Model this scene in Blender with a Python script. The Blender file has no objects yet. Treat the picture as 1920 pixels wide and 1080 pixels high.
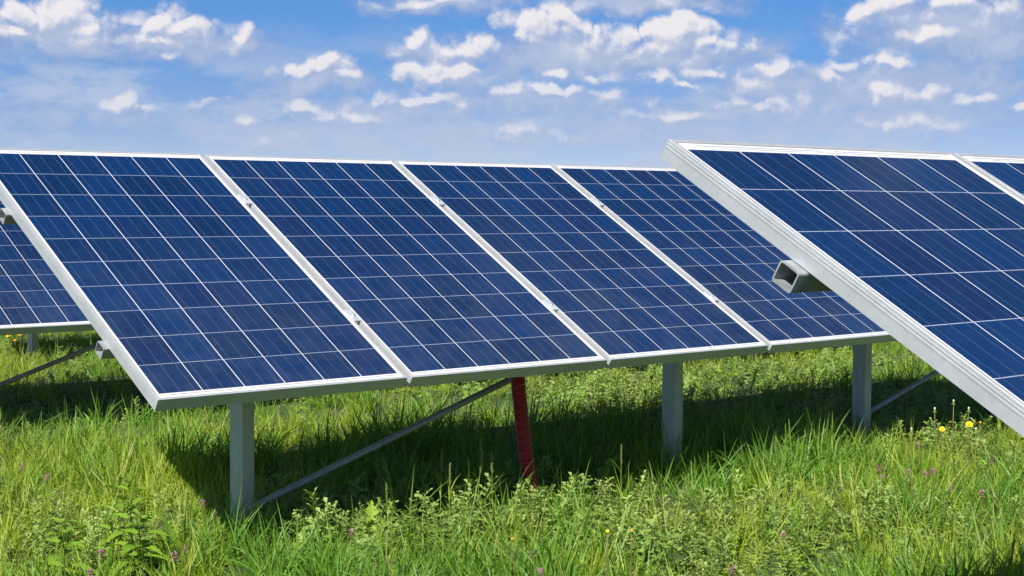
import bpy, math, random
import numpy as np
from mathutils import Vector, Matrix
R_ = random.Random(7)
rng = np.random.default_rng(11)
S = bpy.context.scene
COL = S.collection
PI = math.pi

# ------------------------------------------------------------------ camera
GZ = 0.63                                   # height of the first cell row above the ground
CF, CYAW, CPIT, CROLL = 2910.13, 0.7254, -0.0541, 0.0053
CAM = Vector((-2.4104, -4.4065, 0.6054 + GZ))
cy, sy, cp, sp = math.cos(CYAW), math.sin(CYAW), math.cos(CPIT), math.sin(CPIT)
Fw = Vector((sy*cp, cy*cp, sp)); Rt = Vector((cy, -sy, 0)); Up = Rt.cross(Fw)
c_, s_ = math.cos(CROLL), math.sin(CROLL)
Rt, Up = Rt*c_ + Up*s_, Up*c_ - Rt*s_
cam = bpy.data.cameras.new('camera'); co = bpy.data.objects.new('camera', cam); COL.objects.link(co)
cam.sensor_width = 36; cam.lens = 36*CF/1920; cam.clip_start = .05; cam.clip_end = 5000
M = Matrix((Rt, Up, -Fw)).transposed().to_4x4(); M.translation = CAM; co.matrix_world = M
S.camera = co

def ray(px, py): return Fw + Rt*((px-960)/CF) - Up*((py-540)/CF)
def at_z(px, py, z):
    d = ray(px, py); return CAM + d*((z-CAM.z)/d.z)
def at_y(px, py, y):
    d = ray(px, py); return CAM + d*((y-CAM.y)/d.y)

# ------------------------------------------------------------------ light
SUN_EL, SUN_AZ = math.radians(45.5), math.atan2(-.86, -.47)      # azimuth clockwise from +Y
sd = Vector((math.sin(SUN_AZ)*math.cos(SUN_EL), math.cos(SUN_AZ)*math.cos(SUN_EL), math.sin(SUN_EL)))
sl = bpy.data.lights.new('sun', 'SUN'); so = bpy.data.objects.new('sun', sl); COL.objects.link(so)
sl.energy = 5.0; sl.angle = math.radians(.5); sl.color = (1, .96, .9)
so.rotation_euler = (-sd).to_track_quat('-Z', 'Y').to_euler(); so.location = (-4, -4, 8)
S.view_settings.view_transform = 'Standard'; S.view_settings.look = 'None'
S.view_settings.gamma = 1; S.view_settings.exposure = 0.80
S.cycles.max_bounces = 7; S.cycles.transparent_max_bounces = 8
S.cycles.diffuse_bounces = 4; S.cycles.transmission_bounces = 4; S.cycles.glossy_bounces = 3

class NT:
    """small helper for shader node trees"""
    def __init__(s, tree): s.t = tree; s.n = tree.nodes; s.l = tree.links
    def new(s, ty, **kw):
        n = s.n.new(ty)
        for k, v in kw.items(): setattr(n, k, v)
        return n
    def put(s, sock, v):
        if v is None: return
        if isinstance(v, bpy.types.NodeSocket): s.l.new(v, sock)
        else: sock.default_value = v
    def m(s, op, a, b=None, c=None, clamp=False):
        n = s.new('ShaderNodeMath', operation=op); n.use_clamp = clamp
        s.put(n.inputs[0], a); s.put(n.inputs[1], b); s.put(n.inputs[2], c)
        return n.outputs[0]
    def v(s, op, a, b=None):
        n = s.new('ShaderNodeVectorMath', operation=op)
        s.put(n.inputs[0], a); s.put(n.inputs[1], b)
        return n.outputs['Value'] if op in ('LENGTH', 'DOT_PRODUCT') else n.outputs[0]
    def mix(s, f, a, b, blend='MIX'):
        n = s.new('ShaderNodeMix', data_type='RGBA', blend_type=blend)
        s.put(n.inputs[0], f); s.put(n.inputs[6], a); s.put(n.inputs[7], b)
        return n.outputs[2]
    def sstep(s, x, a, b, lo=0.0, hi=1.0):
        n = s.new('ShaderNodeMapRange', interpolation_type='SMOOTHSTEP')
        s.put(n.inputs[0], x); s.put(n.inputs[1], a); s.put(n.inputs[2], b); s.put(n.inputs[3], lo); s.put(n.inputs[4], hi)
        return n.outputs[0]
    def noise(s, vec, scale, detail=4, rough=.5, w=None, dist=0):
        n = s.new('ShaderNodeTexNoise')
        if w is not None: n.noise_dimensions = '4D'; s.put(n.inputs['W'], w)
        s.put(n.inputs['Vector'], vec); n.inputs['Scale'].default_value = scale
        n.inputs['Detail'].default_value = detail; n.inputs['Roughness'].default_value = rough
        n.inputs['Distortion'].default_value = dist
        return n.outputs['Fac']

# ------------------------------------------------------------------ sky with clouds
W = bpy.data.worlds.new('World'); S.world = W; W.use_nodes = True
T = NT(W.node_tree)
for n in list(T.n): T.n.remove(n)
tc = T.new('ShaderNodeTexCoord'); D = T.v('NORMALIZE', tc.outputs['Generated'])
sep = T.new('ShaderNodeSeparateXYZ'); T.l.new(D, sep.inputs[0])
az = T.m('ARCTAN2', sep.outputs[0], sep.outputs[1]); el = T.m('ARCSINE', sep.outputs[2])
cmb = T.new('ShaderNodeCombineXYZ'); T.l.new(az, cmb.inputs[0]); T.l.new(el, cmb.inputs[1]); P = cmb.outputs[0]
# sunlit cloud tops, then the hazier blue grey bodies: (photo x, photo y, half width, half height, strength)
CL = [(60,35,74,32,1.1),(130,35,58,30,1.05),(15,60,32,15,.9),(178,52,38,24,.75),(300,40,46,28,1.05),(345,55,42,24,.95),(320,76,62,15,.6),(450,66,26,24,.55),
      (560,131,54,13,.85),(612,125,38,20,1.0),(650,145,32,10,.55),(785,134,42,20,1.05),(840,136,66,24,1.15),(775,85,38,20,.95),(850,88,72,15,.7),(900,80,42,16,.65),
      (985,55,60,25,1.0),(1050,45,48,32,.95),(1110,62,42,28,.8),(1200,65,46,38,1.25),(1270,60,64,42,1.3),(1315,85,44,22,.85),(1380,80,28,18,.55),
      (1690,15,84,20,.85),(1610,25,26,18,.85),(1780,10,64,16,.7),(1740,68,38,11,.75),(1580,78,20,13,.6),(1870,20,40,12,.4),
      (1610,122,48,16,.95),(1665,120,38,14,.95),(1637,168,32,14,1.0),(1565,140,32,15,.6),(1722,174,38,12,.75),
      (1450,135,48,12,.8),(1425,155,38,12,.55),(1215,150,30,10,.8),(1278,158,30,7,1.0),(1045,138,18,10,.8),(1110,145,32,13,.65),(1330,135,42,8,.6),
      (1030,170,44,12,.85),(950,175,32,10,.65),(1150,178,52,10,.5),(790,185,74,12,.6),(700,180,32,11,.55),
      (228,197,32,16,.95),(265,206,24,8,.75),(570,198,30,11,.85),(605,212,54,10,.45),(395,190,26,6,.55),(460,226,18,7,.65),(665,218,38,9,.5),(985,246,44,9,.5),
      (1420,196,54,11,.5),(1908,205,18,10,.95),(1830,185,30,7,.5),(790,4,64,8,.65),(1250,215,60,8,.4),(500,262,34,6,.4),(1720,232,60,8,.35),(300,108,34,9,.4)]
CB = [(110,62,165,40,1),(330,80,140,32,.9),(460,82,48,20,.7),(300,108,52,14,.6),(600,150,115,24,.7),(825,152,95,20,.55),(830,8,150,24,.9),(820,98,110,24,.7),
      (1060,100,160,44,.95),(1250,112,170,30,.9),(1200,6,190,24,.9),(1390,98,64,26,.5),(1780,48,200,52,1),(1870,80,130,44,.85),(1640,160,130,42,.75),(1460,162,120,30,.65),
      (1810,150,170,44,.6),(1000,192,270,30,.65),(700,205,240,28,.55),(240,222,110,20,.45),(1400,212,330,32,.6),(1700,216,220,32,.5),(1100,248,330,22,.45),(500,238,220,22,.4),(60,215,110,20,.35)]
def px2ang(px, py):
    d = ray(px, py).normalized(); return math.atan2(d.x, d.y), math.asin(d.z)
g = bpy.data.node_groups.new('cloud field', 'ShaderNodeTree')
g.interface.new_socket('Vector', in_out='INPUT', socket_type='NodeSocketVector')
g.interface.new_socket('Tops', in_out='OUTPUT', socket_type='NodeSocketFloat')
g.interface.new_socket('Bodies', in_out='OUTPUT', socket_type='NodeSocketFloat')
G = NT(g); gi = G.new('NodeGroupInput'); go = G.new('NodeGroupOutput')
pv = gi.outputs[0]
nA = G.new('ShaderNodeTexNoise'); nA.noise_dimensions = '2D'; G.l.new(pv, nA.inputs['Vector']); nA.inputs['Scale'].default_value = 34; nA.inputs['Detail'].default_value = 4
off = G.v('MULTIPLY', G.v('SUBTRACT', nA.outputs['Color'], (.5, .5, .5)), (.022, .018, 0))
pw = G.v('ADD', pv, off)
def blobs(lst, kx, ky, k):
    cur = None
    for (x, y, hw, hh, st) in lst:
        a, e = px2ang(x, y)
        ln = G.v('LENGTH', G.v('MULTIPLY', G.v('SUBTRACT', pw, (a, e, 0)), (CF/hw/kx, CF/hh/ky, 0)))
        d = G.m('MULTIPLY_ADD', ln, -st, st)
        cur = d if cur is None else G.m('SMOOTH_MAX', cur, d, k)
    return cur
cur = blobs(CL, 1.25, 1.35, .10)
bod = blobs(CB, 1.25, 1.35, .15)
nB = G.new('ShaderNodeTexNoise'); nB.noise_dimensions = '2D'; G.l.new(G.v('MULTIPLY', pv, (1, 1.15, 1)), nB.inputs['Vector'])
nB.inputs['Scale'].default_value = 60; nB.inputs['Detail'].default_value = 6; nB.inputs['Roughness'].default_value = .6; big = nB.outputs['Fac']
def bill(scale, amp, vec):
    vo = G.new('ShaderNodeTexVoronoi'); vo.voronoi_dimensions = '2D'; G.l.new(G.v('MULTIPLY', vec, (1, 1.1, 1)), vo.inputs['Vector'])
    vo.inputs['Scale'].default_value = scale
    return G.m('MULTIPLY_ADD', G.m('MULTIPLY', vo.outputs['Distance'], vo.outputs['Distance']), -amp, amp*.30)
fw = G.v('ADD', pw, G.v('MULTIPLY', nB.outputs['Color'], (.010, .010, 0)))
bil = G.m('ADD', bill(58, .95, fw), bill(150, .22, fw))
cur = G.m('ADD', cur, G.m('ADD', bil, G.m('MULTIPLY_ADD', big, .75, -.42)))
bod = G.m('ADD', bod, G.m('MULTIPLY_ADD', big, .9, -.38))
G.l.new(cur, go.inputs[0]); G.l.new(bod, go.inputs[1])
def cloud(vec):
    n = T.new('ShaderNodeGroup'); n.node_tree = g; T.l.new(vec, n.inputs[0]); return n.outputs[0], n.outputs[1]
c0, b0 = cloud(P); c1, b1_ = cloud(T.v('ADD', P, (-.0022, .0042, 0)))
grad = T.m('SUBTRACT', c0, c1)
up = T.sstep(grad, -.45, .36)
wa = T.m('DIVIDE', T.m('ADD', c0, .10), T.m('MULTIPLY_ADD', up, -.20, 1.05), clamp=True)       # crisp above, soft below
wa = T.sstep(wa, -.15, .85)
ba = T.sstep(b0, -.12, .60)
sky = T.new('ShaderNodeTexSky', sky_type='NISHITA'); sky.sun_disc = False
sky.sun_elevation = SUN_EL; sky.sun_rotation = SUN_AZ; sky.air_density = 1.0; sky.dust_density = .3; sky.ozone_density = 2.0
hz = T.sstep(el, .015, .15)
cz = T.new('ShaderNodeCombineXYZ'); T.l.new(sep.outputs[0], cz.inputs[0]); T.l.new(sep.outputs[1], cz.inputs[1])
T.l.new(T.m('MULTIPLY_ADD', T.m('MAXIMUM', sep.outputs[2], 0), 3.2, .06), cz.inputs[2])
T.l.new(T.v('NORMALIZE', cz.outputs[0]), sky.inputs[0])
skc = sky.outputs[0]
SKY_TINT_HI = (.47, .88, 1.17, 1); SKY_TINT_LO = (.71, .62, .63, 1)
skc = T.mix(1.0, skc, T.mix(hz, SKY_TINT_LO, SKY_TINT_HI), 'MULTIPLY')
skc = T.mix(T.sstep(el, .2, .7), skc, T.mix(1.0, skc, (.27, .28, .29, 1), 'MULTIPLY'))
K = 5.65   # the sky texture is used at strength 0.1, so cloud radiances are given ten times up
low = T.sstep(el, .02, .11)
basec = T.mix(T.sstep(b0, .10, .95), T.mix(low, (.42*K, .53*K, .76*K, 1), (.25*K, .37*K, .65*K, 1)), T.mix(low, (.52*K, .60*K, .78*K, 1), (.50*K, .57*K, .74*K, 1)))
litc = T.mix(up, (.45*K, .52*K, .71*K, 1), (.96*K, .91*K, .90*K, 1))
ccol = T.mix(T.m('MULTIPLY', wa, T.m('MULTIPLY_ADD', low, .30, .65)), basec, litc)
dens = T.m('MAXIMUM', T.m('MULTIPLY', ba, .85), T.m('MULTIPLY', wa, T.m('MULTIPLY_ADD', low, .28, .64)))
# thin veil between the low clouds
veil = T.sstep(T.noise(T.v('MULTIPLY', P, (1, 2.4, 1)), 15, 7, .62), .40, .62, 0, .85)
veil = T.m('MULTIPLY', veil, T.sstep(el, .125, .06))
skc = T.mix(veil, skc, (.50*K, .585*K, .77*K, 1))
# outside the picture: a plain broken cumulus field
fv = T.v('MULTIPLY', P, (1, 2.2, 1)); fld = T.noise(fv, 6.0, 4, .55); fl2 = T.noise(T.v('ADD', fv, (-.012, .03, 0)), 6.0, 4, .55)
fcol = T.mix(T.sstep(T.m('SUBTRACT', fld, fl2), -.06, .06), (.20*K, .26*K, .42*K, 1), (.50*K, .49*K, .53*K, 1))
outc = T.mix(T.sstep(fld, .53, .66), skc, fcol)
inx = T.sstep(T.m('ABSOLUTE', T.m('SUBTRACT', az, CYAW)), .35, .41); iny = T.sstep(el, .14, .18)
outm = T.m('MAXIMUM', T.m('MAXIMUM', inx, iny), T.sstep(el, -.005, -.012))
bg2 = T.new('ShaderNodeBackground'); T.l.new(outc, bg2.inputs[0]); bg2.inputs[1].default_value = .1
bg1 = T.new('ShaderNodeBackground'); T.l.new(T.mix(dens, skc, ccol), bg1.inputs[0]); bg1.inputs[1].default_value = .1
bg = T.new('ShaderNodeMixShader'); T.l.new(outm, bg.inputs[0]); T.l.new(bg1.outputs[0], bg.inputs[1]); T.l.new(bg2.outputs[0], bg.inputs[2])
wo = T.new('ShaderNodeOutputWorld'); T.l.new(bg.outputs[0], wo.inputs[0])
W.cycles.sampling_method = 'MANUAL'; W.cycles.sample_map_resolution = 512

# ------------------------------------------------------------------ materials
def mat(name):
    m = bpy.data.materials.new(name); m.use_nodes = True
    t = NT(m.node_tree); b = t.n['Principled BSDF']; return m, t, b
def metal(name, col, rough, metallic, sp1=.08, scale=60, bump=0.0, streak=False):
    m, t, b = mat(name)
    tc = t.new('ShaderNodeTexCoord'); o = tc.outputs['Object']
    if streak: o = t.v('MULTIPLY', o, (1, 1, .25))
    n1 = t.noise(o, scale, 4, .6); n2 = t.noise(o, scale*.12, 3, .5)
    f = t.m('ADD', t.m('MULTIPLY', n1, .5), t.m('MULTIPLY', n2, .5))
    lo = tuple(c*(1-sp1*2) for c in col) + (1,); hi = tuple(min(1, c*(1+sp1*2)) for c in col) + (1,)
    t.l.new(t.mix(t.sstep(f, .3, .7), lo, hi), b.inputs['Base Color'])
    t.l.new(t.sstep(f, .3, .7, rough-.06, rough+.08), b.inputs['Roughness'])
    b.inputs['Metallic'].default_value = metallic
    if bump:
        bp = t.new('ShaderNodeBump'); bp.inputs['Strength'].default_value = bump; bp.inputs['Distance'].default_value = .002
        t.l.new(n1, bp.inputs['Height']); t.l.new(bp.outputs[0], b.inputs['Normal'])
    return m
M_frame = metal('anodised aluminium', (.46, .475, .485), .38, .40, .03, 90)
def galv():
    m, t, b = mat('galvanised steel')
    tc = t.new('ShaderNodeTexCoord'); o = tc.outputs['Object']
    v = t.new('ShaderNodeTexVoronoi'); t.l.new(o, v.inputs['Vector']); v.inputs['Scale'].default_value = 70
    sp_ = t.new('ShaderNodeSeparateColor'); t.l.new(v.outputs['Color'], sp_.inputs[0])
    st = t.noise(t.v('MULTIPLY', o, (1, 1, .12)), 26, 4, .6)
    big = t.noise(o, 5, 4, .6)
    c = t.mix(t.m('MULTIPLY', sp_.outputs[0], .35), (.42, .45, .39, 1), (.56, .57, .50, 1))
    c = t.mix(t.sstep(st, .45, .75, 0, .5), c, (.28, .31, .30, 1))
    c = t.mix(t.sstep(big, .58, .75, 0, .45), c, (.33, .29, .22, 1))
    t.l.new(c, b.inputs['Base Color']); b.inputs['Metallic'].default_value = .35; b.inputs['Roughness'].default_value = .5
    return m
M_galv = galv()
M_rail = metal('dull galvanised tube', (.30, .32, .325), .5, .4, .12, 30)
M_tube = metal('weathered steel tube', (.30, .30, .30), .5, .3, .12, 40)
M_clamp = metal('cast aluminium clamp', (.62, .66, .69), .38, .5, .05, 120)
M_bolt = metal('stainless bolt', (.72, .73, .74), .25, .8, .05, 100)
def plain(name, col, rough=.6, var=.12, scale=40):
    m, t, b = mat(name)
    tc = t.new('ShaderNodeTexCoord'); n = t.noise(tc.outputs['Object'], scale, 4, .6)
    t.l.new(t.mix(n, tuple(c*(1-var*2) for c in col)+(1,), tuple(min(1, c*(1+var*2)) for c in col)+(1,)), b.inputs['Base Color'])
    b.inputs['Roughness'].default_value = rough
    return m
M_back = plain('white backsheet', (.40, .40, .40), .6, .02)
M_red = plain('red corrugated plastic', (.30, .008, .010), .42, .06, 12)
M_tie = plain('pale cable tie', (.5, .36, .28), .5)

def cells():
    m, t, b = mat('polycrystalline cells under glass')
    PU, PV, U0 = .1585, .1585, .003
    tc = t.new('ShaderNodeTexCoord'); o = tc.outputs['Object']
    oi = t.new('ShaderNodeObjectInfo'); rnd = oi.outputs['Random']
    s3 = t.new('ShaderNodeSeparateXYZ'); t.l.new(o, s3.inputs[0])
    u = t.m('DIVIDE', t.m('SUBTRACT', s3.outputs[0], U0), PU); v = t.m('DIVIDE', s3.outputs[1], PV)
    fu, fv = t.m('FRACT', u), t.m('FRACT', v); iu, iv = t.m('FLOOR', u), t.m('FLOOR', v)
    du = t.m('MULTIPLY', t.m('MINIMUM', fu, t.m('SUBTRACT', 1, fu)), PU)
    dv = t.m('MULTIPLY', t.m('MINIMUM', fv, t.m('SUBTRACT', 1, fv)), PV)
    gu = t.m('LESS_THAN', du, .00145); gv = t.m('LESS_THAN', dv, .00110)
    inside = t.m('MULTIPLY', t.m('MULTIPLY', t.m('GREATER_THAN', u, 0), t.m('LESS_THAN', u, 6)),
                 t.m('MULTIPLY', t.m('GREATER_THAN', v, 0), t.m('LESS_THAN', v, 10)))
    gap = t.m('MAXIMUM', gu, gv)
    cell = t.m('MULTIPLY', inside, t.m('SUBTRACT', 1, gap))
    # three busbars a cell, running up the slope
    f3 = t.m('FRACT', t.m('MULTIPLY', fu, 3)); bb = t.m('MULTIPLY', t.m('ABSOLUTE', t.m('SUBTRACT', f3, .5)), PU/3)
    bus = t.m('LESS_THAN', bb, .0008)
    # fine fingers only tint the cell; crystal grains
    ci = t.new('ShaderNodeCombineXYZ'); t.l.new(iu, ci.inputs[0]); t.l.new(iv, ci.inputs[1]); t.l.new(t.m('MULTIPLY', rnd, 97), ci.inputs[2])
    wn = t.new('ShaderNodeTexWhiteNoise'); wn.noise_dimensions = '3D'; t.l.new(ci.outputs[0], wn.inputs['Vector'])
    sc = t.new('ShaderNodeSeparateColor'); t.l.new(wn.outputs['Color'], sc.inputs[0])
    shift = t.v('ADD', o, wn.outputs['Color'])
    vo = t.new('ShaderNodeTexVoronoi'); t.l.new(shift, vo.inputs['Vector']); vo.inputs['Scale'].default_value = 110
    vs = t.new('ShaderNodeSeparateColor'); t.l.new(vo.outputs['Color'], vs.inputs[0])
    blot = t.noise(shift, 14, 3, .5)
    c = t.mix(sc.outputs[0], CELL_A, CELL_B)
    c = t.mix(t.sstep(sc.outputs[1], .70, 1, 0, .5), c, CELL_P)
    c = t.mix(t.m('MULTIPLY', vs.outputs[0], .30), c, CELL_G)
    c = t.mix(t.sstep(blot, .5, .8, 0, .22), c, CELL_H)
    c = t.mix(bus, c, (.055, .085, .16, 1))
    # white gaps; the row gaps are crossed by the dull ribbons
    rib = t.m('MULTIPLY', gv, t.m('MULTIPLY', t.m('LESS_THAN', bb, .0016), t.m('SUBTRACT', 1, gu)))
    wg = t.mix(gu, (.30, .33, .42, 1), (.58, .60, .64, 1))
    wg = t.mix(rib, wg, (.12, .14, .2, 1))
    # beyond the cells: white sheet with the grey collector ribbons
    vb = s3.outputs[1]
    def strip(lo, hi, cen, half, per, ph, fill):
        a = t.m('LESS_THAN', t.m('ABSOLUTE', t.m('SUBTRACT', vb, cen)), half)
        f = t.m('FRACT', t.m('ADD', t.m('MULTIPLY', u, 1/per), ph))
        k = t.m('LESS_THAN', f, fill)
        uu = t.m('MULTIPLY', t.m('GREATER_THAN', u, lo), t.m('LESS_THAN', u, hi))
        return t.m('MULTIPLY', t.m('MULTIPLY', a, k), uu)
    r = strip(.2, 5.85, -.0085, .0019, 2, -.06, .90)
    r = t.m('MAXIMUM', r, strip(.25, 5.9, 1.6015, .0017, 2.9, -.08, .9))
    r = t.m('MAXIMUM', r, strip(.6, 5.6, 1.5935, .0013, 2.0, -.35, .85))
    sheet = t.mix(r, (.56, .56, .56, 1), (.22, .22, .26, 1))
    c = t.mix(inside, sheet, t.mix(gap, c, wg))
    # faint dusty smears; paling towards the lower edge paints in reflected sky
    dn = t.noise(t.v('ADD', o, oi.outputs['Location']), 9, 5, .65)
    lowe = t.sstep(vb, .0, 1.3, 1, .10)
    dust_sheen = t.m('MULTIPLY', t.sstep(dn, .25, .85, .008, .050), lowe)
    c = t.mix(dust_sheen, c, (.42, .41, .42, 1))
    # dried specks, a few a panel
    sv = t.new('ShaderNodeTexVoronoi'); t.l.new(t.v('ADD', o, oi.outputs['Location']), sv.inputs['Vector']); sv.inputs['Scale'].default_value = 5.5
    sn = t.noise(o, 160, 2, .5)
    speck = t.sstep(t.m('ADD', sv.outputs['Distance'], t.m('MULTIPLY', sn, .018)), .020, .028, .55, 0)
    c = t.mix(speck, c, (.45, .42, .45, 1))
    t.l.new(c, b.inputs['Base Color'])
    b.inputs['Roughness'].default_value = .55
    b.inputs['Specular IOR Level'].default_value = .12
    b.inputs['Coat Weight'].default_value = .40; b.inputs['Coat Roughness'].default_value = .12; b.inputs['Coat IOR'].default_value = 1.40
    return m
CELL_A = (.0001, .0120, .046, 1); CELL_B = (.0001, .0185, .075, 1); CELL_P = (.0024, .0078, .044, 1)
CELL_G = (.002, .028, .12, 1); CELL_H = (.001, .027, .12, 1)
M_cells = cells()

def leafmat(name, a, b_, trans=.35, rough=.5, tip=None, spec=.25):
    """green plant tissue: per-plant colour between a and b_, some light passing through"""
    m, t, b = mat(name)
    oi = t.new('ShaderNodeObjectInfo'); at = t.new('ShaderNodeAttribute'); at.attribute_name = 'tint'
    c = t.mix(oi.outputs['Random'], a, b_)
    if tip: c = t.mix(at.outputs['Fac'], c, tip)
    t.l.new(c, b.inputs['Base Color']); b.inputs['Roughness'].default_value = rough; b.inputs['Specular IOR Level'].default_value = spec
    tr = t.new('ShaderNodeBsdfTranslucent')
    t.l.new(t.mix(1.0, c, (1.15, 1.25, .55, 1), 'MULTIPLY'), tr.inputs[0])
    ms = t.new('ShaderNodeMixShader'); ms.inputs[0].default_value = trans
    t.l.new(b.outputs[0], ms.inputs[1]); t.l.new(tr.outputs[0], ms.inputs[2])
    t.l.new(ms.outputs[0], t.n['Material Output'].inputs[0])
    return m
M_grass = leafmat('grass blade', (.215, .345, .008, 1), (.345, .460, .018, 1), .44, .48, (.44, .42, .14, 1), .35)
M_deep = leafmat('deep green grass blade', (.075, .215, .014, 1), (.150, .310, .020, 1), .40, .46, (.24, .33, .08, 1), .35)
M_weed = leafmat('grey green weed leaf', (.140, .240, .034, 1), (.290, .395, .080, 1), .30, .48, (.40, .46, .17, 1), .4)
M_mug = leafmat('silvery green lobed leaf', (.140, .245, .040, 1), (.230, .345, .070, 1), .28, .55, (.37, .46, .15, 1), .25)
M_broad = leafmat('broad weed leaf', (.150, .280, .016, 1), (.270, .390, .036, 1), .36, .5, (.24, .30, .10, 1), .3)
M_nettle = leafmat('nettle leaf', (.160, .290, .024, 1), (.200, .330, .034, 1), .34, .5, (.15, .23, .05, 1), .3)
M_straw = leafmat('dry straw', (.30, .22, .12, 1), (.42, .32, .19, 1), .2, .6)
M_seed = leafmat('green seed head', (.24, .28, .10, 1), (.33, .35, .15, 1), .3, .6)
M_stem = leafmat('reddish stem', (.16, .13, .05, 1), (.20, .16, .06, 1), .15, .5)
M_yel = plain('dandelion yellow', (.92, .62, .01), .6, .1, 200)
M_orange = plain('faded orange yellow', (.75, .33, .015), .6, .1, 200)
M_pur = plain('dead nettle purple', (.36, .12, .24), .6, .2, 200)
M_purL = plain('dull purple leaf', (.20, .09, .09), .6, .2, 100)
M_white = plain('white fluff', (.75, .72, .68), .8, .05, 200)
def soil():
    m, t, b = mat('soil under the grass')
    tc = t.new('ShaderNodeTexCoord'); o = tc.outputs['Object']
    a = t.noise(o, 3, 6, .65); c = t.noise(o, 45, 5, .7)
    k = t.mix(t.sstep(c, .35, .7), (.030, .060, .010, 1), (.070, .125, .020, 1))
    k = t.mix(t.sstep(a, .45, .7, 0, .5), k, (.070, .058, .035, 1))
    t.l.new(k, b.inputs['Base Color']); b.inputs['Roughness'].default_value = .95
    bp = t.new('ShaderNodeBump'); bp.inputs['Distance'].default_value = .02; t.l.new(c, bp.inputs['Height']); t.l.new(bp.outputs[0], b.inputs['Normal'])
    return m
M_soil = soil()

# ------------------------------------------------------------------ mesh helpers
class MB:
    def __init__(s): s.v = []; s.f = []; s.t = []; s.mi = []
    def add(s, vs, fs, tint=0.0, mi=0):
        o = len(s.v); s.v += [tuple(p) for p in vs]
        s.t += list(tint) if isinstance(tint, (list, tuple)) else [tint]*len(vs)
        for f in fs: s.f.append(tuple(i+o for i in f)); s.mi.append(mi)
    def box(s, lo, hi, Mx=None):
        x0, y0, z0 = lo; x1, y1, z1 = hi
        vs = [Vector(p) for p in ((x0,y0,z0),(x1,y0,z0),(x1,y1,z0),(x0,y1,z0),(x0,y0,z1),(x1,y0,z1),(x1,y1,z1),(x0,y1,z1))]
        if Mx: vs = [Mx @ p for p in vs]
        s.add(vs, [(3,2,1,0),(4,5,6,7),(0,1,5,4),(1,2,6,5),(2,3,7,6),(3,0,4,7)])
    def tube(s, pts, r, n=12, cap=True, tint=0.0, mi=0):
        pts = [Vector(p) for p in pts]; rr = r if isinstance(r, (list, tuple)) else [r]*len(pts)
        vs = []; ref = None
        for i, p in enumerate(pts):
            d = (pts[min(i+1, len(pts)-1)] - pts[max(i-1, 0)]).normalized()
            if ref is None: ref = Vector((1,0,0)) if abs(d.x) < .8 else Vector((0,1,0))
            a = (ref - d*ref.dot(d)).normalized(); ref = a; b = d.cross(a)
            for k in range(n):
                an = 2*PI*k/n; vs.append(p + (a*math.cos(an) + b*math.sin(an))*rr[i])
        fs = [(i*n+k, i*n+(k+1)%n, (i+1)*n+(k+1)%n, (i+1)*n+k) for i in range(len(pts)-1) for k in range(n)]
        if cap: fs += [tuple(range(n))[::-1], tuple((len(pts)-1)*n+k for k in range(n))]
        s.add(vs, fs, tint, mi)
    def rings(s, loops, closed=False, caps=False):
        n = len(loops[0]); vs = [p for l in loops for p in l]; L = len(loops)
        fs = []
        for i in range(L if closed else L-1):
            j = (i+1) % L
            fs += [(i*n+k, i*n+(k+1)%n, j*n+(k+1)%n, j*n+k) for k in range(n)]
        if caps: fs += [tuple(range(n))[::-1], tuple((L-1)*n+k for k in range(n))]
        s.add(vs, fs)
    def mesh(s, name, mats, smooth=False):
        me = bpy.data.meshes.new(name); me.from_pydata(s.v, [], s.f)
        for m in (mats if isinstance(mats, (list, tuple)) else [mats]): me.materials.append(m)
        if any(s.mi): me.polygons.foreach_set('material_index', s.mi)
        if any(s.t):
            a = me.attributes.new('tint', 'FLOAT', 'POINT'); a.data.foreach_set('value', s.t)
        if smooth: me.polygons.foreach_set('use_smooth', [True]*len(me.polygons))
        me.update(); return me
    def build(s, name, mats, parent=None, smooth=False, recalc=False):
        me = s.mesh(name, mats, smooth)
        if recalc:
            import bmesh
            bm = bmesh.new(); bm.from_mesh(me); bmesh.ops.recalc_face_normals(bm, faces=bm.faces); bm.to_mesh(me); bm.free()
        o = bpy.data.objects.new(name, me); COL.objects.link(o); o.parent = parent; return o
def tag(o, label=None, cat=None, group=None, kind=None):
    if label: o['label'] = label
    if cat: o['category'] = cat
    if group: o['group'] = group
    if kind: o['kind'] = kind
    return o
def empty(name, loc, rot=(0,0,0)):
    o = bpy.data.objects.new(name, None); COL.objects.link(o); o.location = loc; o.rotation_euler = rot
    o.empty_display_size = .1; return o
def copy_tree(o, parent=None):
    c = o.copy(); COL.objects.link(c); c.parent = parent
    for ch in list(o.children): copy_tree(ch, c)
    return c

# ------------------------------------------------------------------ ground
def ground_h(x, y):
    return (.018*math.sin(x*.9+1.3)*math.cos(y*.7+.4) + .012*math.sin(x*2.1-y*1.7) - .012
            - .03*max(0, min(1, (-y-.5)/3)))
mb = MB()
def axis_(lo, hi):
    a = list(np.arange(-6, 24.01, .35))
    b = [-6 - 1.5*1.28**k for k in range(1, 26)][::-1]; c = [24 + 1.5*1.28**k for k in range(1, 26)]
    return [q for q in b if q > lo] + a + [q for q in c if q < hi]
XS = axis_(-900, 900); YS = axis_(-900, 900); nx, ny = len(XS), len(YS)
vs = [(x, y, ground_h(x, y) if abs(x) < 60 and abs(y) < 60 else -.012) for y in YS for x in XS]
mb.add(vs, [(j*nx+i, j*nx+i+1, (j+1)*nx+i+1, (j+1)*nx+i) for j in range(ny-1) for i in range(nx-1)])
tag(mb.build('ground', M_soil, smooth=True), kind='structure')

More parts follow.
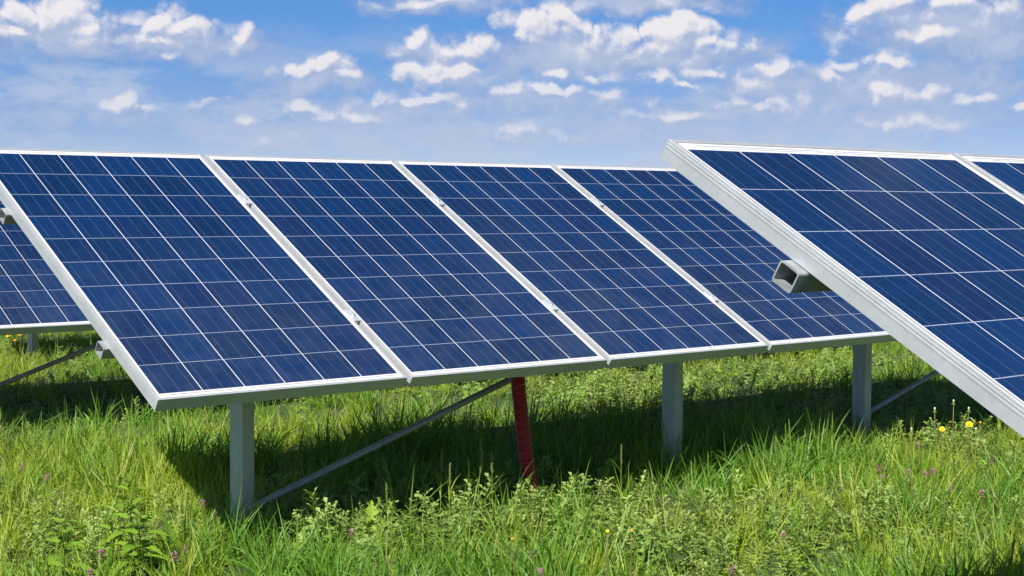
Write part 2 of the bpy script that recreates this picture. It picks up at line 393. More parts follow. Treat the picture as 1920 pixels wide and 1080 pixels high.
# ------------------------------------------------------------------ solar panels
TILT = .5231; PITCH = 1.0114
UL, UR, VB, VT, FD = -.016, .974, -.033, 1.622, .0435
SV = Vector((0, math.cos(TILT), math.sin(TILT))); NV = Vector((0, -math.sin(TILT), math.cos(TILT)))
ROWS = {'front': Vector((-.113, -3.7045, -.0759+GZ)), 'middle': Vector((0, 0, GZ)), 'far': Vector((2.25, 6.85, -.04+GZ)), 'back': Vector((1.3275-.003-4*.1585, 3.3925, -.037+GZ))}
prof = [(0,-FD),(0,-.0200),(-.0006,-.0155),(0,-.0130),(0,-.0120),(-.0006,-.0088),(0,-.0066),(0,-.0008),
        (.0008,0),(.0102,0),(.0110,-.0008),(.0110,-.0060),(.0022,-.0070),(.0022,-.0410),(.026,-.0410),(.026,-FD)]
def make_panel():
    r = empty('solar_panel', (0,0,0), (TILT,0,0))
    m = MB()
    m.rings([[Vector((UL+d, VB+d, n)), Vector((UR-d, VB+d, n)), Vector((UR-d, VT-d, n)), Vector((UL+d, VT-d, n))] for d, n in prof], closed=True)
    m.build('frame', M_frame, r, recalc=True)
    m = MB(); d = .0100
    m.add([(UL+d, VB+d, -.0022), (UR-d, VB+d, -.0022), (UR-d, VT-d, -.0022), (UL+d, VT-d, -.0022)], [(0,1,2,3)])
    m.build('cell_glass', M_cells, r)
    m = MB(); d = .0098
    m.box((UL+d, VB+d, -.0058), (UR-d, VT-d, -.0026))
    m.build('backsheet', M_back, r)
    return r
def corner(row, k): return ROWS[row] + Vector((k*PITCH, 0, 0))
P0 = make_panel()
PAN = [
 ('middle', 0, 'solar panel at the left end of the middle row, above the leftmost tall post'),
 ('middle', 1, 'second solar panel of the middle row, directly above the red pipe'),
 ('middle', 2, 'third solar panel of the middle row, right of the one above the red pipe'),
 ('middle', 3, 'fourth solar panel of the middle row, partly hidden by the nearest panel'),
 ('front', 0, 'largest nearest solar panel, its thick pale frame edge cutting diagonally across the right side'),
 ('front', 1, 'solar panel in the upper right corner, joined to the largest nearest panel'),
 ('back', 0, 'rear solar panel at the far left, seen beyond the middle row frame'),
]
first = True
for row, k, lab in PAN:
    o = P0 if first else copy_tree(P0)
    first = False
    o.location = corner(row, k) + Vector((R_.uniform(-.0015, .0015), 0, R_.uniform(-.0012, .0012))); o.rotation_euler = (TILT + R_.uniform(-.0012, .0012), R_.uniform(-.0010, .0010), 0)
    tag(o, lab, 'solar panel', 'solar panels tilted in rows')
# panels of the same rows that stand hidden behind the ones in view but shade the meadow
HID = [('middle', 4, 'solar panel fifth in the middle row, wholly behind the nearest panel'),
       ('middle', 5, 'solar panel sixth in the middle row, wholly behind the nearest panel'),
       ('front', 2, 'solar panel third in the nearest row, beyond the right picture edge')]
HID += [('far', k, 'solar panel of the farthest row hidden behind the rear row, %s along' % w) for k, w in ((0,'first'),(1,'second'),(2,'third'),(3,'fourth'))]
HID += [('back', -1, 'solar panel of the rear row beyond the left picture edge')]
HID += [('back', k, 'solar panel of the rear row hidden behind the middle row, %s along' % w) for k, w in
        ((1,'second'),(2,'third'),(3,'fourth'),(4,'fifth'),(5,'sixth'),(6,'seventh'),(7,'eighth'))]
for row, k, lab in HID:
    o = copy_tree(P0); o.location = corner(row, k); tag(o, lab, 'solar panel', 'solar panels tilted in rows')

# ------------------------------------------------------------------ racks
def rr_loop(w, h, r, seg=4, cx=0, cy=0):
    out = []
    for sx, sy_, a0 in ((1,-1,-90),(1,1,0),(-1,1,90),(-1,-1,180)):
        for i in range(seg+1):
            a = math.radians(a0 + 90*i/seg)
            out.append((cx + sx*(w/2-r) + r*math.cos(a), cy + sy_*(h/2-r) + r*math.sin(a)))
    return out
def rail(o, x0, x1, v, parent):
    """square tube under the panels, in the panels' own slope"""
    m = MB(); w, h = .050, .045
    org = o + SV*v + NV*(-FD - .0005 - h/2)
    def L(x, w, h, r): return [Vector((x, 0, 0)) + (org - Vector((org.x,0,0))) + SV*a + NV*b for a, b in rr_loop(w, h, r)]
    A = [L(x0, w, h, .006), L(x1, w, h, .006), L(x1, w-.007, h-.007, .004), L(x0, w-.007, h-.007, .004)]
    m.rings(A, closed=True)
    ob = m.build('rail', M_rail, parent, recalc=True); return ob
def clamp(p, parent):
    Mx = Matrix.Translation(p) @ Matrix.Rotation(TILT, 4, 'X')
    m = MB(); m.box((-.0175, -.037, .0005), (.0175, .037, .0042), Mx); m.box((-.0060, -.034, -.03), (.0060, .034, .0005), Mx)
    c = m.build('clamp', M_clamp, parent)
    m = MB()
    for r, a, b, n in ((.0085, .0042, .0055, 16), (.0062, .0055, .0115, 6)):
        m.rings([[Mx @ Vector((r*math.cos(2*PI*k/n), r*math.sin(2*PI*k/n), z)) for k in range(n)] for z in (a, b)], caps=True)
    m.build('bolt', M_bolt, c)
def post(x, y, top, parent):
    m = MB(); w, d = .060, .088
    def L(z, tx=0): return [Vector((x + w/2 + a, y + d/2 + b, z)) for a, b in rr_loop(w, d, .010)]
    m.rings([L(-.25), L(.2), L(.5), L(top)], caps=True)
    ob = m.build('post', M_galv, parent, recalc=True)
    for p_ in ob.data.polygons: p_.use_smooth = False
    # rafter lying on the post, carrying both rails
    m = MB(); h = .055; z0 = -FD - .0015 - .045
    o = ROWS[parent['row']]; q = Vector((x + w/2, o.y, o.z))
    a0, a1 = .31, 1.30
    cs = [(-.021, 0), (.021, 0), (.021, -.004), (-.017, -.004), (-.017, -h+.004), (.021, -h+.004), (.021, -h), (-.021, -h)]
    m.rings([[q + Vector((a, 0, 0)) + SV*vv + NV*(z0-.001+b) for a, b in cs] for vv in (a0, a1)], caps=True)
    m.build('rafter', M_galv, parent, recalc=True)
    # knee plate behind the post head, its lower rear corner showing under the frame edge
    m = MB(); zz = top
    pl = [(d+.002, zz-.02), (d+.002, zz-.22), (d+.06, zz-.31), (d+.12, zz-.335), (d+.14, zz-.30), (d+.18, zz+.02)]
    m.rings([[Vector((xx, y + a, b)) for a, b in pl] for xx in (x+.004, x+.009)], caps=True)
    m.build('knee_plate', M_galv, parent, recalc=True)
BD = Vector((.93, -.14, .34)).normalized()
def brace(p0, ln, parent, r=.0135, px_=None):
    m = MB(); p0 = Vector(p0)
    if px_ is not None: k = (p0.x - px_)/BD.x; p0 = p0 - BD*k; ln += k
    n = 10; m.tube([p0 - BD*.03 + BD*((ln+.03)*i/n) for i in range(n+1)], r, 14)
    m.build('brace', M_tube, parent, smooth=True)
def rack(row, label, x0, x1, posts, braces, clamps):
    o = ROWS[row]; r = empty('mounting_rack', (0,0,0)); r['row'] = row
    tag(r, label, 'mounting rack', 'steel racks carrying the panel rows')
    for v in (.345, 1.218): rail(o, x0, x1, v, r)
    for x, y in posts: post(x, y, o.z + math.tan(TILT)*(y + .044 - o.y) - .150, r)
    for (p, ln), (qx, qy) in zip(braces, posts[:1] + posts[2:]): brace(p, ln, r, px_=(qx+.035 if row == 'middle' else None))
    for k in clamps:
        for v in (.368, 1.235):
            xc = o.x + (k-1)*PITCH + (UR + PITCH + UL)/2
            clamp(Vector((xc, o.y, o.z)) + SV*v, r)
    return r
py_ = .5
b1 = at_y(485, 945, .5); b3 = at_y(1654, 758, .5); bb0 = at_y(0, 722, 3.9)
rack('middle', 'galvanised rack under the middle row, three posts and slanting braces in shaded grass',
     -.035, 6.1, [(.612, .5), (2.965, .5), (4.46, .5)], [(b1, 1.80), (b3, 1.8)], [1, 2, 3, 4, 5])
rack('front', 'rack of the nearest row, open square tube end poking out past its frame', ROWS['front'].x-.042, ROWS['front'].x+3.0,
     [(ROWS['front'].x+.65, -3.2), (ROWS['front'].x+2.6, -3.2)], [], [1, 2])
rack('back', 'rack under the rear row at far left, only its dark slanting tube in view', ROWS['back'].x-PITCH-.05, ROWS['back'].x+8.1,
     [(.50, 3.9), (3.0, 3.9), (5.5, 3.9), (8.0, 3.9)], [(bb0 - BD*.45, 1.95)], [0, 1, 2, 3, 4, 5, 6, 7])
fp = at_y(66, 645, 7.35)
rack('far', 'farthest rack, a single grey post in the grass under the rear panel', ROWS['far'].x-.05, ROWS['far'].x+4.1,
     [(fp.x-.03, 7.35), (fp.x+2.4, 7.35)], [], [1, 2, 3])

# ------------------------------------------------------------------ red corrugated pipe
ct = at_y(973, 705, .25); cb = at_y(992, 870, .25)
dr = (ct - cb).normalized()
pt = empty('corrugated_pipe', (cb.x, cb.y, 0)); tag(pt, 'red corrugated plastic pipe leaning up from the grass beneath the second panel', 'pipe')
m = MB(); pts = []; rs = []; z = 0
bot = cb - dr*((cb.z+.08)/dr.z); top = ct + dr*.16; ln = (top-bot).length; stp = .0022; i = 0
while i*stp < ln:
    tt = i*stp/ln; bow = Vector((-.012*math.sin(PI*tt), 0, 0))
    pts.append(bot + (top-bot)*tt + bow - Vector((cb.x, cb.y, 0))); ph = (i*stp/.0105) % 1
    rs.append(.0272 if ph < .35 else (.0298 if .5 < ph < .85 else .0287)); i += 1
m.tube(pts, rs, 18); m.build('pipe_wall', M_red, pt)
m = MB()
cpt = ct - dr*.035 - Vector((cb.x, cb.y, 0))
m.tube([cpt + Vector((.033*math.cos(a), .033*math.sin(a), .012*math.cos(a+.6))) for a in np.linspace(0, 2*PI, 25)], .0016, 6)
m.build('cable_tie', M_tie, pt, smooth=True)

# ------------------------------------------------------------------ plants: meshes
def blade(m, base, h, w, az_, lean, bend, tip0=0.0, seg=4, mi=0, twist=None):
    """curved tapering grass blade"""
    d = Vector((math.cos(az_), math.sin(az_), 0)); sd_ = Vector((-d.y, d.x, 0))
    if twist is not None: sd_ = (sd_*math.cos(twist) + d*math.sin(twist))
    vs = []; ts = []; p = Vector(base); ang = lean
    for i in range(seg+1):
        t_ = i/seg; ww = w*.5*(1 - t_**1.7) * (.8 + .4*min(1, t_*3))
        if i == seg: vs.append(p.copy()); ts.append(min(1, tip0 + .35))
        else: vs += [p - sd_*ww, p + sd_*ww]; ts += [tip0 + .25*t_*t_]*2
        ang += bend/seg
        p = p + (d*math.sin(ang) + Vector((0,0,math.cos(ang))))*(h/seg)
    fs = [(2*i, 2*i+1, 2*i+3, 2*i+2) for i in range(seg-1)] + [(2*seg-2, 2*seg-1, 2*seg)]
    m.add(vs, fs, [max(.001, q) for q in ts], mi)
def tuft(nb, rad, h0, h1, w0, w1, dead=.04, bendmax=1.4):
    m = MB()
    for _ in range(nb):
        a = R_.uniform(0, 2*PI); r = rad*math.sqrt(R_.random())
        h = R_.uniform(h0, h1)*(1 if R_.random() > .25 else .6)
        blade(m, (r*math.cos(a), r*math.sin(a), -.01), h, R_.uniform(w0, w1), a + R_.uniform(-1.2, 1.2), R_.uniform(0, .35), R_.uniform(.05, bendmax)**1.3,
              1.0 if R_.random() < dead else R_.uniform(0, .22), 4, 0, R_.uniform(-1.2, 1.2))
    return m
def lobed(m, base, dirv, up, L, W, nl, tint=0.0, droop=.3, mi=0, fold=.25, lobe=.55):
    """deeply cut leaf: midrib with paired pointed lobes"""
    d = Vector(dirv).normalized(); up = Vector(up); sdv = d.cross(up).normalized(); nn = sdv.cross(d).normalized()
    rib = []
    for i in range(2*nl+2):
        t_ = i/(2*nl+1); rib.append(Vector(base) + d*(L*t_) - nn*(droop*L*t_*t_))
    for s2 in (1, -1):
        vs = list(rib); n0 = len(vs); fs = []
        for k in range(nl):
            i = 2*k+1; t_ = i/(2*nl+1); ww = W*math.sin(PI*min(.96, t_*.8+.16))
            mid = rib[i] + sdv*(s2*ww*(1-lobe)*.35)
            tipp = rib[min(i+1, 2*nl+1)] + d*(L*.03) + sdv*(s2*ww*.5) + nn*(fold*ww*.5)
            vs += [tipp]; q = len(vs)-1
            fs.append((i-1 if k else 0, i+1, q) if s2 > 0 else (q, i+1, i-1 if k else 0))
        fs.append((2*nl-1, 2*nl+1, n0+nl-1))
        m.add(vs, fs, [max(.001, tint + .15*min(1, j/(2*nl+1)) if j < n0 else tint+.12) for j in range(len(vs))], mi)
def weed(h, nleaf, L0, L1, nl=3):
    m = MB(); lx, ly = R_.uniform(-.25, .25), R_.uniform(-.25, .25)
    pt_ = lambda t_: Vector((lx*h*t_*t_, ly*h*t_*t_, h*t_-.01))
    m.tube([pt_(i/4) for i in range(5)], [.0018, .0017, .0015, .0012, .0006], 4, False, .15)
    for i in range(nleaf):
        t_ = .08 + .92*(i/nleaf)**.8; a = i*2.4 + R_.uniform(-.4, .4); L = R_.uniform(L0, L1)*(1.15 - .55*t_)
        el_ = R_.uniform(.1, .6) + .7*t_*t_
        d = Vector((math.cos(a)*math.cos(el_), math.sin(a)*math.cos(el_), math.sin(el_)))
        lobed(m, pt_(t_), d, (0,0,1), L, L*.52, nl, .05 + .35*t_*t_*R_.random(), R_.uniform(.1, .5))
    return m
def rosette(n, L0, L1, W, nl, el0=.15, el1=.9):
    m = MB()
    for i in range(n):
        a = i*2.4 + R_.uniform(-.3, .3); e = R_.uniform(el0, el1); L = R_.uniform(L0, L1)
        lobed(m, (0,0,0), (math.cos(a)*math.cos(e), math.sin(a)*math.cos(e), math.sin(e)), (0,0,1), L, L*W, nl, R_.uniform(0, .12), R_.uniform(.2, .8), 0, .1, .3)
    return m
def clump(h):     # low clover-like mat of small oval leaves on thin stalks
    m = MB()
    for i in range(26):
        a = R_.uniform(0, 2*PI); r = .07*math.sqrt(R_.random()); z = R_.uniform(.3, 1)*h
        b = Vector((r*math.cos(a), r*math.sin(a), z)); L = R_.uniform(.010, .022)
        for k in range(3):
            a2 = a + k*2.1; d = Vector((math.cos(a2), math.sin(a2), R_.uniform(-.1, .5))).normalized(); sdv = d.cross(Vector((0,0,1))).normalized()
            m.add([b, b+d*L*.6+sdv*L*.38, b+d*L*1.05, b+d*L*.6-sdv*L*.38], [(0,1,2,3)], [.001, .05, .12, .05])
        blade(m, (b.x*.5, b.y*.5, 0), z*1.05, .0015, a, .2, .2, .1, 2)
    return m

def lib(name, meshes):
    c = bpy.data.collections.new(name)
    for i, me in enumerate(meshes):
        o = bpy.data.objects.new('%s_%02d' % (name, i), me); c.objects.link(o)
    return c
L_grass = lib('tuft', [tuft(22, .05, .06, .19, .0030, .0062, .07, 1.6).mesh('tuft', M_grass) for _ in range(5)]
                    + [tuft(16, .035, .11, .25, .0040, .0078, .04, 1.5).mesh('tuft', M_deep) for _ in range(4)]
                    + [tuft(18, .035, .10, .23, .0026, .0050, .12, 1.0).mesh('tuft', M_grass) for _ in range(3)])
def mugwort(h, n, L0, L1):
    m = MB(); lx, ly = R_.uniform(-.35, .35), R_.uniform(-.35, .35)
    pt_ = lambda t_: Vector((lx*h*t_*t_, ly*h*t_*t_, h*t_-.01))
    m.tube([pt_(i/4) for i in range(5)], [.0024, .0022, .0018, .0014, .0008], 4, False, .15)
    for i in range(n):
        t_ = .12 + .88*i/n; a = i*2.4 + R_.uniform(-.5, .5); L = R_.uniform(L0, L1)*(1.2 - .75*t_)
        e = R_.uniform(-.1, .45) + .8*t_*t_
        lobed(m, pt_(t_), (math.cos(a)*math.cos(e), math.sin(a)*math.cos(e), math.sin(e)), (R_.uniform(-.3,.3), R_.uniform(-.3,.3), 1), L, L*.70, R_.choice((3,4)), .02 + .3*t_*t_*R_.random(), R_.uniform(.2, .7), 0, R_.uniform(-.1, .5), .75)
    return m
L_mug = lib('lobed_weed', [mugwort(R_.uniform(.12, .20), R_.randint(13, 18), .055, .085).mesh('lobed_weed', M_mug) for _ in range(6)])
L_dry = lib('straw_tuft', [tuft(9, .06, .08, .17, .0016, .0030, .0, 2.2).mesh('straw_tuft', M_straw) for _ in range(4)])
L_weed = lib('weed', [weed(R_.uniform(.09, .19), R_.randint(16, 30), .022, R_.uniform(.040, .062), R_.choice((2,3,4))).mesh('weed', M_weed) for _ in range(6)]
                   + [weed(R_.uniform(.07, .11), 18, .020, .036, 2).mesh('weed', M_weed) for _ in range(3)]
                   + [rosette(9, .06, .13, .30, 4).mesh('rosette', M_broad) for _ in range(2)]
                   + [clump(R_.uniform(.05, .09)).mesh('clump', M_broad) for _ in range(3)])

def scatter_object(name, pts, rots, scl, idx, coll, label):
    me = bpy.data.meshes.new(name)
    me.vertices.add(len(pts)); me.vertices.foreach_set('co', np.asarray(pts, np.float32).ravel())
    a = me.attributes.new('rot', 'FLOAT_VECTOR', 'POINT'); a.data.foreach_set('vector', np.asarray(rots, np.float32).ravel())
    a = me.attributes.new('scl', 'FLOAT', 'POINT'); a.data.foreach_set('value', np.asarray(scl, np.float32))
    a = me.attributes.new('idx', 'INT', 'POINT'); a.data.foreach_set('value', np.asarray(idx, np.int32))
    o = bpy.data.objects.new(name, me); COL.objects.link(o)
    g = bpy.data.node_groups.new(name + ' scatter', 'GeometryNodeTree')
    g.interface.new_socket('Geometry', in_out='INPUT', socket_type='NodeSocketGeometry')
    g.interface.new_socket('Geometry', in_out='OUTPUT', socket_type='NodeSocketGeometry')
    n = g.nodes; l = g.links
    gi = n.new('NodeGroupInput'); go = n.new('NodeGroupOutput')
    ci = n.new('GeometryNodeCollectionInfo'); ci.inputs['Collection'].default_value = coll
    ci.inputs['Separate Children'].default_value = True; ci.inputs['Reset Children'].default_value = True
    ip = n.new('GeometryNodeInstanceOnPoints'); ip.inputs['Pick Instance'].default_value = True
    def attr(nm, ty):
        q = n.new('GeometryNodeInputNamedAttribute'); q.data_type = ty; q.inputs['Name'].default_value = nm; return q.outputs[0]
    e2r = n.new('FunctionNodeEulerToRotation'); l.new(attr('rot', 'FLOAT_VECTOR'), e2r.inputs[0])
    l.new(gi.outputs[0], ip.inputs['Points']); l.new(ci.outputs[0], ip.inputs['Instance'])
    l.new(attr('idx', 'INT'), ip.inputs['Instance Index']); l.new(e2r.outputs[0], ip.inputs['Rotation']); l.new(attr('scl', 'FLOAT'), ip.inputs['Scale'])
    l.new(ip.outputs[0], go.inputs[0])
    md = o.modifiers.new('scatter', 'NODES'); md.node_group = g
    tag(o, label, kind='stuff'); o['category'] = name.replace('_', ' ')
    return o

# ------------------------------------------------------------------ plants: where they grow
def vnoise(x, y, s, seed):
    r = np.random.default_rng(seed); g = r.random((64, 64))
    X = x/s + 1000.0; Y = y/s + 1000.0; ix = np.floor(X).astype(int); iy = np.floor(Y).astype(int); fx = X-ix; fy = Y-iy
    fx = fx*fx*(3-2*fx); fy = fy*fy*(3-2*fy)
    a = g[iy % 64, ix % 64]; b = g[iy % 64, (ix+1) % 64]; c = g[(iy+1) % 64, ix % 64]; d = g[(iy+1) % 64, (ix+1) % 64]
    return (a*(1-fx)+b*fx)*(1-fy) + (c*(1-fx)+d*fx)*fy
def fbm(x, y, s, seed): return .55*vnoise(x, y, s, seed) + .3*vnoise(x, y, s*.45, seed+1) + .15*vnoise(x, y, s*.2, seed+2)
def sample(zones):
    """random points round the camera; zones = (r0, r1, half angle, points per square metre)"""
    out = []
    for r0, r1, ha, dn in zones:
        n = int(dn*ha*(r1*r1-r0*r0)); r = np.sqrt(rng.uniform(r0*r0, r1*r1, n)); a = CYAW + rng.uniform(-ha, ha, n)
        out.append(np.stack([CAM.x + r*np.sin(a), CAM.y + r*np.cos(a)], -1))
    return np.concatenate(out)
gh = np.vectorize(ground_h)
# patches read off the photograph: (x, y, radius in metres, weight); + is weeds, - is pure tall grass
PATCH = [(150,980,.3,.7),(350,1000,.25,.6),(60,900,.3,.5),(990,893,.16,1.3),(150,735,.7,1),(60,770,.6,.9),(300,740,.4,.6),(120,650,1.2,.7),(640,1010,.18,.7),(740,975,.3,1),(850,960,.3,.9),(980,945,.35,1.1),(1100,950,.35,1.1),(1180,985,.3,1),
         (560,930,.2,.3),(1060,1010,.3,.8),(1330,960,.3,.7),(1380,900,.3,.5),(1500,1010,.35,.9),(1560,930,.3,.7),(1700,1010,.4,.6),(1870,830,.5,.9),(1800,870,.3,.5),(1850,960,.3,.4),
         (1000,700,1.5,.9),(1400,690,1.5,1.2),(1250,700,1.2,.8),(1500,760,.6,.8),(1620,800,.4,1),(100,1040,.3,.6),(300,1050,.3,.4),(1180,890,.2,.6),(1350,1050,.3,.7),
         (330,860,.6,-1),(200,850,.5,-.5),(560,820,.7,-1),(900,780,1,-1),(1150,800,.6,-.7),(1330,860,.4,-.5),(1440,830,.4,-.9),(1700,860,.4,-.4),(1640,1060,.35,-.6),(1500,1060,.3,.2),(800,1040,.3,-.6),(1000,1060,.3,-.5),(480,1030,.25,-.6),(1840,1040,.4,-1),(1250,900,.3,-.7),(650,1060,.2,-.5)]
PW = [(at_z(a, b, .08), r, w) for a, b, r, w in PATCH]
def weediness(x, y):
    w = (fbm(x, y, .9, 5) - .46)*2.2
    for p, r, k in PW: w = w + k*np.exp(-((x-p.x)**2 + (y-p.y)**2)/(2*r*r*.5))
    return w
def near_post(x, y):
    m = np.zeros(len(x), bool)
    for a, b in ((.645, .545), (2.99, .545), (4.49, .545), (fp.x, 7.39)): m |= (np.abs(x-a) < .045) & (np.abs(y-b) < .055)
    return m
pts = sample([(0.6, 4.2, .75, 60), (4.2, 8.5, .48, 210), (8.5, 18, .48, 90), (18, 40, .5, 14), (3, 12, 1.2, 12)])
x, y = pts[:,0], pts[:,1]; wd = weediness(x, y)
clmp = fbm(x, y, .20, 41)
keep = (rng.random(len(x)) < np.clip(.95 - .70*np.clip(wd, 0, 1), .16, 1)*np.clip((clmp-.30)*4.2, .12, 1)) & ~near_post(x, y)
x, y, wd = x[keep], y[keep], wd[keep]; dist = np.hypot(x-CAM.x, y-CAM.y); n = len(x)
tall = fbm(x, y, .6, 21)
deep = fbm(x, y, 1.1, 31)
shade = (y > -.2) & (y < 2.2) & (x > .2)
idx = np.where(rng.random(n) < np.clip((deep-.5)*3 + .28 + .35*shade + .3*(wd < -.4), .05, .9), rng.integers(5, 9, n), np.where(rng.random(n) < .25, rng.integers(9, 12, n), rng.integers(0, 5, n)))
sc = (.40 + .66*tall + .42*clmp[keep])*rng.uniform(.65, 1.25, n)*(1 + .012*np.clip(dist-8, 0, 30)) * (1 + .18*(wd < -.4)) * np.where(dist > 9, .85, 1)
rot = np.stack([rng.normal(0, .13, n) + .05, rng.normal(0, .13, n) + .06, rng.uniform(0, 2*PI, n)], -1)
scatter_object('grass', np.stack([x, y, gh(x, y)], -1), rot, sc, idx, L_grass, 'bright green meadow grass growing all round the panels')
pts = sample([(0.6, 4.2, .75, 6), (4.2, 8.5, .48, 26), (8.5, 18, .48, 8)])
x, y = pts[:,0], pts[:,1]; keep = (rng.random(len(x)) < np.clip((fbm(x, y, .5, 91)-.42)*3, .1, 1)) & ~near_post(x, y)
x, y = x[keep], y[keep]; n = len(x); rot = np.stack([rng.normal(.1, .35, n), rng.normal(0, .35, n), rng.uniform(0, 2*PI, n)], -1)
scatter_object('dry_grass', np.stack([x, y, gh(x, y)], -1), rot, rng.uniform(.6, 1.1, n), rng.integers(0, 4, n), L_dry, 'scattered dead straw coloured blades among the green grass')
pts = sample([(0.6, 4.2, .75, 40), (4.2, 8.5, .48, 260), (8.5, 18, .48, 110), (18, 40, .5, 12), (3, 12, 1.2, 8)])
x, y = pts[:,0], pts[:,1]; wd = weediness(x, y)
keep = (rng.random(len(x)) < np.clip(.34 + .55*wd, .16, .95)*(.35 + .9*(fbm(x, y, .22, 77) > .47))) & ~near_post(x, y)
x, y, wd = x[keep], y[keep], wd[keep]; dist = np.hypot(x-CAM.x, y-CAM.y); n = len(x)
idx = np.where(rng.random(n) < np.clip(.50 + wd*.3, .4, .82), rng.integers(0, 9, n), rng.integers(9, 14, n))
sc = rng.uniform(.5, 1.15, n)*(.72 + .38*np.clip(wd, 0, 1)); rot = np.stack([rng.normal(0, .15, n), rng.normal(0, .15, n), rng.uniform(0, 2*PI, n)], -1)
scatter_object('ground_cover', np.stack([x, y, gh(x, y)], -1), rot, sc, idx, L_weed, 'low leafy grey green weeds mixed into the grass')

pts = sample([(3, 4.2, .6, 8), (4.2, 8.5, .48, 60), (8.5, 18, .48, 22)])
x, y = pts[:,0], pts[:,1]; wd = weediness(x, y)
keep = (rng.random(len(x)) < np.clip((wd-.30)*1.3, 0, .9)*(.15 + 1.2*(fbm(x, y, .3, 55) > .46))) & ~near_post(x, y)
x, y = x[keep], y[keep]; n = len(x); rot = np.stack([rng.normal(0, .2, n), rng.normal(0, .2, n), rng.uniform(0, 2*PI, n)], -1)
scatter_object('lobed_weeds', np.stack([x, y, gh(x, y)], -1), rot, rng.uniform(.6, 1.12, n), rng.integers(0, 6, n), L_mug, 'taller silvery weeds with deeply cut leaves in patches')

# ------------------------------------------------------------------ single plants one can point at
def place(px, py, h, lo=0.0):
    """foot of a plant of height h whose top shows at this point of the photograph"""
    p = at_z(px, py, h)
    for _ in range(3): p = at_z(px, py, h + ground_h(p.x, p.y))
    return Vector((p.x, p.y, ground_h(p.x, p.y) + lo))
def petals(m, c, r, n, up, tint=0.0, lay=3):
    for L in range(lay):
        for i in range(n):
            a = 2*PI*(i + .5*L)/n + R_.uniform(-.1, .1); rr = r*(1 - .28*L)*R_.uniform(.9, 1.08)
            d = Vector((math.cos(a), math.sin(a), up + .45*L)).normalized(); sd_ = Vector((-math.sin(a), math.cos(a), 0))
            b = Vector(c) + Vector((0, 0, .0012*L)); w = r*.16
            m.add([b - sd_*w*.4, b + sd_*w*.4, b + d*rr + sd_*w*.6, b + d*rr - sd_*w*.6], [(0,1,2,3)], tint)
def dandelion(px, py, h, r, label, orange=False, lean=(0, 0)):
    h += .07; r *= 1.0 if (px < 100 or (1100 < px < 1250 and py < 900)) else .66; h += .06 if (px < 100 or 1100 < px < 1250) else 0; p = place(px, py, h); t = empty('dandelion', p); tag(t, label, 'dandelion', 'yellow dandelion flowers')
    top = Vector((lean[0], lean[1], h - .004))
    m = MB(); m.tube([top*k + Vector((lean[0]*-.3*k*(1-k), 0, 0)) for k in (0, .25, .5, .75, 1)], [.0024, .0022, .002, .0018, .002], 6, True, .1); m.build('stem', M_stem, t, smooth=True)
    m = MB(); petals(m, (0, 0, .002), r, 18, .28, 0, 4)
    f_ = m.build('flower_head', M_orange if orange else M_yel, t); f_.location = top + Vector((0,0,.002))
    f_.rotation_euler = Vector((0,0,1)).rotation_difference(Vector((-.48, -.50, .72)).normalized()).to_euler()
    m = MB(); m.tube([top - Vector((0,0,.006)), top, top + Vector((0,0,.005))], [.0025, .006, .0045], 8, True, .1); m.build('calyx', M_broad, t)
    return t
for a in [
 (1816, 797, .16, .027, 'brightest yellow dandelion, wide open on a leaning stem beneath the diagonal frame edge', False, (.02, .01)),
 (1766, 805, .13, .024, 'ragged yellow dandelion just left of the brightest one'),
 (1838, 792, .14, .010, 'small orange yellow dandelion right of the brightest one', True),
 (1697, 719, .18, .014, 'dull yellow dandelion in shade above the short right brace', True),
 (1546, 765, .15, .012, 'small yellow dandelion in the shade left of the third post', True),
 (1126, 755, .16, .014, 'yellow dandelion at the shadow edge between red pipe and second post'),
 (1207, 757, .15, .014, 'lower yellow dandelion close left of the second post'),
 (1210, 735, .18, .012, 'middle yellow dandelion close left of the second post'),
 (1222, 708, .18, .015, 'yellow dandelion highest in the sunlit grass left of the second post'),
 (882, 763, .16, .013, 'faint yellow dandelion in shade just above the long brace', True),
 (38, 626, .2, .018, 'yellow dandelion nearest the rear post, under the rear panel edge'),
 (16, 629, .2, .016, 'yellow dandelion at the left picture edge under the rear panel'),
 (28, 638, .16, .010, 'smallest yellow dandelion below the two under the rear panel', True),
 (961, 1010, .12, .008, 'tiny orange flower alone low in the centre foreground', True),
 (1139, 996, .13, .009, 'small yellow flower among grey green weeds in front of the red pipe'),
 (1184, 995, .13, .008, 'tiny orange bud right of the small yellow flower in the foreground weeds', True)]: dandelion(*a)

def closed_head(px, py, h, label, lean=(0, 0)):
    h += .08; t = empty('closed_dandelion', place(px, py, h)); tag(t, label, 'dandelion', 'closed dandelion heads with white tips')
    top = Vector((lean[0], lean[1], h - .012))
    m = MB(); m.tube([top*k for k in (0, .3, .6, 1)], [.0026, .0023, .002, .0018], 6, True, .1); m.build('stem', M_stem, t, smooth=True)
    m = MB(); m.tube([top, top + Vector((0,0,.003)), top + Vector((0,0,.010)), top + Vector((0,0,.015))], [.002, .0062, .0050, .0035], 9, True, .3)
    for k in range(9):
        a = k*2*PI/9; blade(m, top + Vector((math.cos(a)*.004, math.sin(a)*.004, .002)), .013, .003, a, 1.5, 1.3, .4, 3)
    m.build('calyx', M_broad, t)
    m = MB(); m.tube([top + Vector((0,0,.014)), top + Vector((0,0,.018)), top + Vector((0,0,.022))], [.0034, .0050, .0018], 8); m.build('white_tip', M_white, t, smooth=True)
closed_head(1788, 753, .21, 'tallest closed dandelion head with white tip, in front of the dark shadow')
closed_head(1756, 768, .19, 'closed dandelion head left of the tallest one', (0, .01))
closed_head(1810, 768, .20, 'closed dandelion head right of the tallest one, on a leaning pale stem', (.03, .0))
